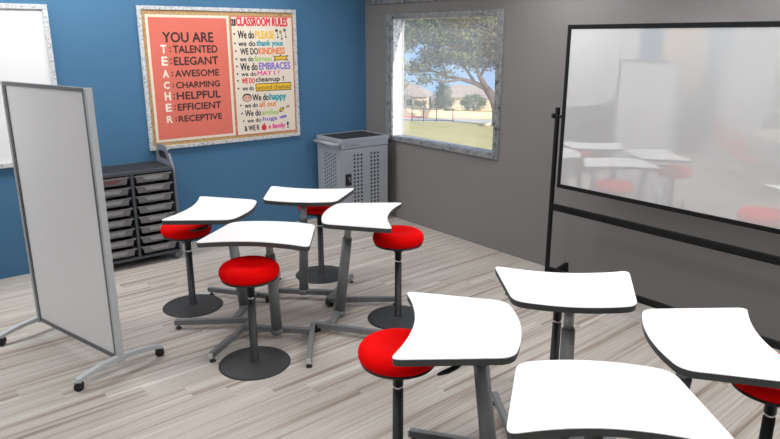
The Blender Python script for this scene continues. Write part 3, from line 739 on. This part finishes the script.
slab('ground', (55.3, 66.2, GZ), -110, 130, -78, 26, -.4, 0, 'grass', kind='structure')
O1 = (55.3, 66.2, GZ)
slab('road', O1, -60, 90, -4.6, -.9, .0, .03, 'road', kind='structure')
k_ = slab('painted_kerb', O1, -1.5, 3.2, -.9, -.55, .0, .22, 'kerb_red'); tag(k_, 'red painted kerb along the road at the left of the window view', 'kerb')
wf = thing('wooden_fence', 'tan wooden board fence across the road behind the lawn', 'fence', (55.3, 66.2, GZ))
slab('boards', O1, -30, 6.0, 0, .08, 0, 1.30, 'wood_fence', wf); slab('boards', O1, 6.0, 50, 0, .08, 0, .95, 'wood_fence', wf)
for u in range(-30, 50, 3): slab('post', O1, u, u + .12, -.05, .0, 0, 1.35 if u < 6 else 1.0, 'wood_fence', wf)
mf = thing('metal_fence', 'black metal rail fence at the far edge of the lawn seen through the window', 'fence', (52.3, 62.6, GZ))
O2 = (52.3, 62.6, GZ)
for z in (.10, 1.62): slab('rail', O2, -12, 7.2, 0, .06, z, z + .11, 'black', mf)
for u in (-9.6, -6.6, -3.6, -.6, 1.35, 2.95, 4.7, 6.9): slab('post', O2, u, u + .13, -.03, .09, 0, 1.85, 'black', mf)

def house(loc, rz, L, D, h, rh, label):
    t = thing('house', label, 'house', loc, rz, 'houses beyond the fence')
    boxo('walls', (-L / 2, L / 2, -D / 2, D / 2, 0, h), 'stucco', t)
    bm = bmesh.new(); e = .5; a = D / 2 + e
    v = [bm.verts.new(p) for p in ((-L / 2 - e, -a, h - .1), (L / 2 + e, -a, h - .1), (L / 2 + e, a, h - .1), (-L / 2 - e, a, h - .1), (-L / 2 + D * .38, 0, h + rh), (L / 2 - D * .38, 0, h + rh))]
    for f in ((0, 1, 5, 4), (2, 3, 4, 5), (1, 2, 5), (3, 0, 4), (3, 2, 1, 0)): bm.faces.new([v[i] for i in f])
    obj('hip_roof', bm, 'shingle', t)
    for k in range(3):
        x = (-.32 + .3 * k) * L; wb = boxo('window_surround', (x - .55, x + .55, -D / 2 - .06, -D / 2 + .02, h * .38, h * .82), 'endcap', t)
        boxo('pane', (x - .47, x + .47, -D / 2 - .08, -D / 2 - .055, h * .41, h * .79), 'dark_glass', wb)
    return t
hr = math.atan2(FD.y, FD.x)
house((61.2, 76.0, GZ), hr, 12, 7, 2.35, 1.75, 'left tan house with a brown hip roof beyond the fence, through the window')
house((71.6, 69.6, GZ), hr, 10, 7, 1.95, 1.65, 'right house with a grey brown roof beyond the fence, behind the round shrub')

def blob_leaves(bm, blobs, n, size, rnd):
    """leaf quads spread through the ellipsoid blobs (cx,cy,cz,rx,ry,rz), gathered in small tufts"""
    vol = [b[3] * b[4] * b[5] for b in blobs]; tot = sum(vol)
    for b, v in zip(blobs, vol):
        for _ in range(max(3, int(n / 14 * v / tot))):
            while True:
                p = Vector((rnd.uniform(-1, 1), rnd.uniform(-1, 1), rnd.uniform(-1, 1)))
                if .35 < p.length < 1: break
            c = Vector((b[0] + p.x * b[3], b[1] + p.y * b[4], b[2] + p.z * b[5]))
            for _ in range(14):
                q = c + Vector((rnd.gauss(0, 1), rnd.gauss(0, 1), rnd.gauss(0, .7))) * size * 1.5
                a = Vector((rnd.gauss(0, 1), rnd.gauss(0, 1), rnd.gauss(0, 1))).normalized(); d = a.orthogonal().normalized()
                s = size * rnd.uniform(.5, 1.1)
                bm.faces.new([bm.verts.new(q + x) for x in (a * s, d * s * .45, -a * s, -d * s * .45)])
def skel(bm, paths):
    for pts, r0, r1 in paths:
        n = len(pts); tube(bm, pts, [r0 + (r1 - r0) * i / (n - 1) for i in range(n)], 10)
def tree(name, label, cat, base, paths, blobs, n, size, leaf, seed, group=None):
    rnd = random.Random(seed); t = thing(name, label, cat, base, 0, group); b = Vector(base)
    bm = bmesh.new(); skel(bm, [([Vector(p) - b for p in pts], r0, r1) for pts, r0, r1 in paths]); obj('trunk', bm, 'bark', t)
    bm = bmesh.new(); blob_leaves(bm, [(x[0] - b.x, x[1] - b.y, x[2] - b.z, *x[3:]) for x in blobs], n, size, rnd); obj('foliage', bm, leaf, t, fix=False)
    return t
def W(px, z, dv=0, o=(58.6, 50.9)):
    """a point of the oak's plane: px metres to the left of the trunk, height z above the lawn, dv metres deeper"""
    l = Vector((-.782, .623)); f = Vector((.623, .782)); return (o[0] + l.x * px + f.x * dv, o[1] + l.y * px + f.y * dv, GZ + z)
paths = [([W(-.1, -.1), W(0, 1.0), W(.15, 2.3), W(.7, 3.6), W(1.5, 4.7)], .80, .50),
         ([W(.15, 2.3), W(.0, 4.0, .3), W(-.4, 6.5, .6), W(-.2, 9.5, .8)], .50, .16),
         ([W(1.5, 4.7), W(2.5, 6.2, -.4), W(3.4, 8.4, -.6), W(4.2, 11, -.6)], .38, .10),
         ([W(1.5, 4.7), W(3.0, 5.4, .3), W(4.8, 5.9, .5), W(6.6, 6.2, .4), W(9.0, 7.2, .5), W(11.4, 8.0)], .36, .06),
         ([W(3.0, 5.4, .3), W(4.2, 7.2, .8), W(6.5, 9.2, 1.2)], .22, .07), ([W(4.8, 5.9), W(6.6, 5.6, -.5), W(8.6, 5.9, -.6), W(10.2, 5.2, -.6)], .17, .05),
         ([W(2.5, 6.2, -.4), W(1.6, 8.2, -1), W(.8, 10.5, -1.3)], .2, .06), ([W(-.4, 6.5, .6), W(-2.0, 8.2, .4), W(-4, 9.0)], .2, .06),
         ([W(6.6, 6.2, .4), W(7.6, 8.5, .2), W(8.2, 11)], .14, .05)]
blobs = [(*W(a, z, dv), rx, rx, rz) for a, z, dv, rx, rz in ((-2, 9.5, 0, 2.8, 1.8), (1.0, 10.2, -1.2, 2.9, 2.0), (3.8, 11, 0, 3.2, 2.0), (6.8, 11.6, 1, 3.0, 1.9), (9.8, 11.8, 0, 2.6, 1.8), (12.2, 10.6, 0, 1.8, 1.5),
    (1.5, 13.2, 0, 3, 1.7), (5.5, 14.0, 0, 3.2, 1.7), (9.6, 14, 0, 3, 1.5), (5.4, 8.8, -1.0, 2.4, 1.1), (8.2, 8.5, .5, 2.2, 1.2), (3.2, 7.7, .8, 1.5, .9), (10.6, 7.4, 0, 1.9, .9), (-1.6, 6.6, 0, 1.5, 1.0), (9.6, 5.9, -.6, 1.3, .5), (7.2, 6.7, 0, 1.5, .5), (13.4, 8.2, 0, 1.2, 1.6), (.9, 7.9, 0, 1.3, .8), (12.6, 5.6, 0, 1.0, 1.1))]
tree('oak_tree', 'large spreading oak with a leaning trunk at the right of the window view', 'tree', W(0, 0), paths, blobs, 42000, .27, 'leaf_oak', 3)
tree('cone_tree', 'dark green cone shaped tree between the two houses', 'tree', (60.9, 63.7, GZ), [([(60.9, 63.7, GZ), (60.9, 63.7, GZ + 4)], .2, .05)],
     [(60.9, 63.7, GZ + 1.8, 1.6, 1.6, 1.3), (60.9, 63.7, GZ + 3.4, 1.2, 1.2, 1.2), (60.9, 63.8, GZ + 4.8, .65, .65, 1.0)], 4200, .17, 'leaf_dark', 5)
tree('round_shrub', 'round dark green shrub before the right house and the board fence', 'shrub', (64.3, 60.8, GZ), [([(64.3, 60.8, GZ), (64.3, 60.8, GZ + 1.5)], .15, .05)],
     [(64.3, 60.8, GZ + 1.9, 1.75, 1.75, 1.25)], 2600, .16, 'leaf_dark', 6)
tree('olive_tree', 'small olive green tree at the left edge of the window view', 'tree', (50.0, 62.0, GZ), [([(50, 62, GZ), (50, 62, GZ + 3.4)], .14, .05)],
     [(50.0, 62.0, GZ + 3.6, 1.1, 1.1, 1.6), (49.8, 62.1, GZ + 5.5, 1.15, 1.15, 1.3), (50.2, 61.8, GZ + 1.9, .7, .7, .9)], 3200, .17, 'leaf_olive', 8)
tree('low_bush', 'low olive bush behind the metal fence, left of the cone shaped tree', 'shrub', (58.9, 66.3, GZ), [([(58.9, 66.3, GZ), (58.9, 66.3, GZ + 1)], .1, .04)],
     [(58.9, 66.3, GZ + 1.7, 1.1, 1.1, .7)], 700, .15, 'leaf_olive', 9)
bm = bmesh.new(); bmesh.ops.create_icosphere(bm, subdivisions=2, radius=.5, matrix=Matrix.Translation((57.3, 51.4, GZ + .25)) @ Matrix.Diagonal((1.1, .8, .6, 1)))
rk = random.Random(2)
for v in bm.verts: v.co += Vector((rk.uniform(-.05, .05), rk.uniform(-.05, .05), rk.uniform(-.05, .05)))
tag(obj('garden_stone', bm, 'stone'), 'pale tan stone on the grass near the foot of the oak', 'stone')
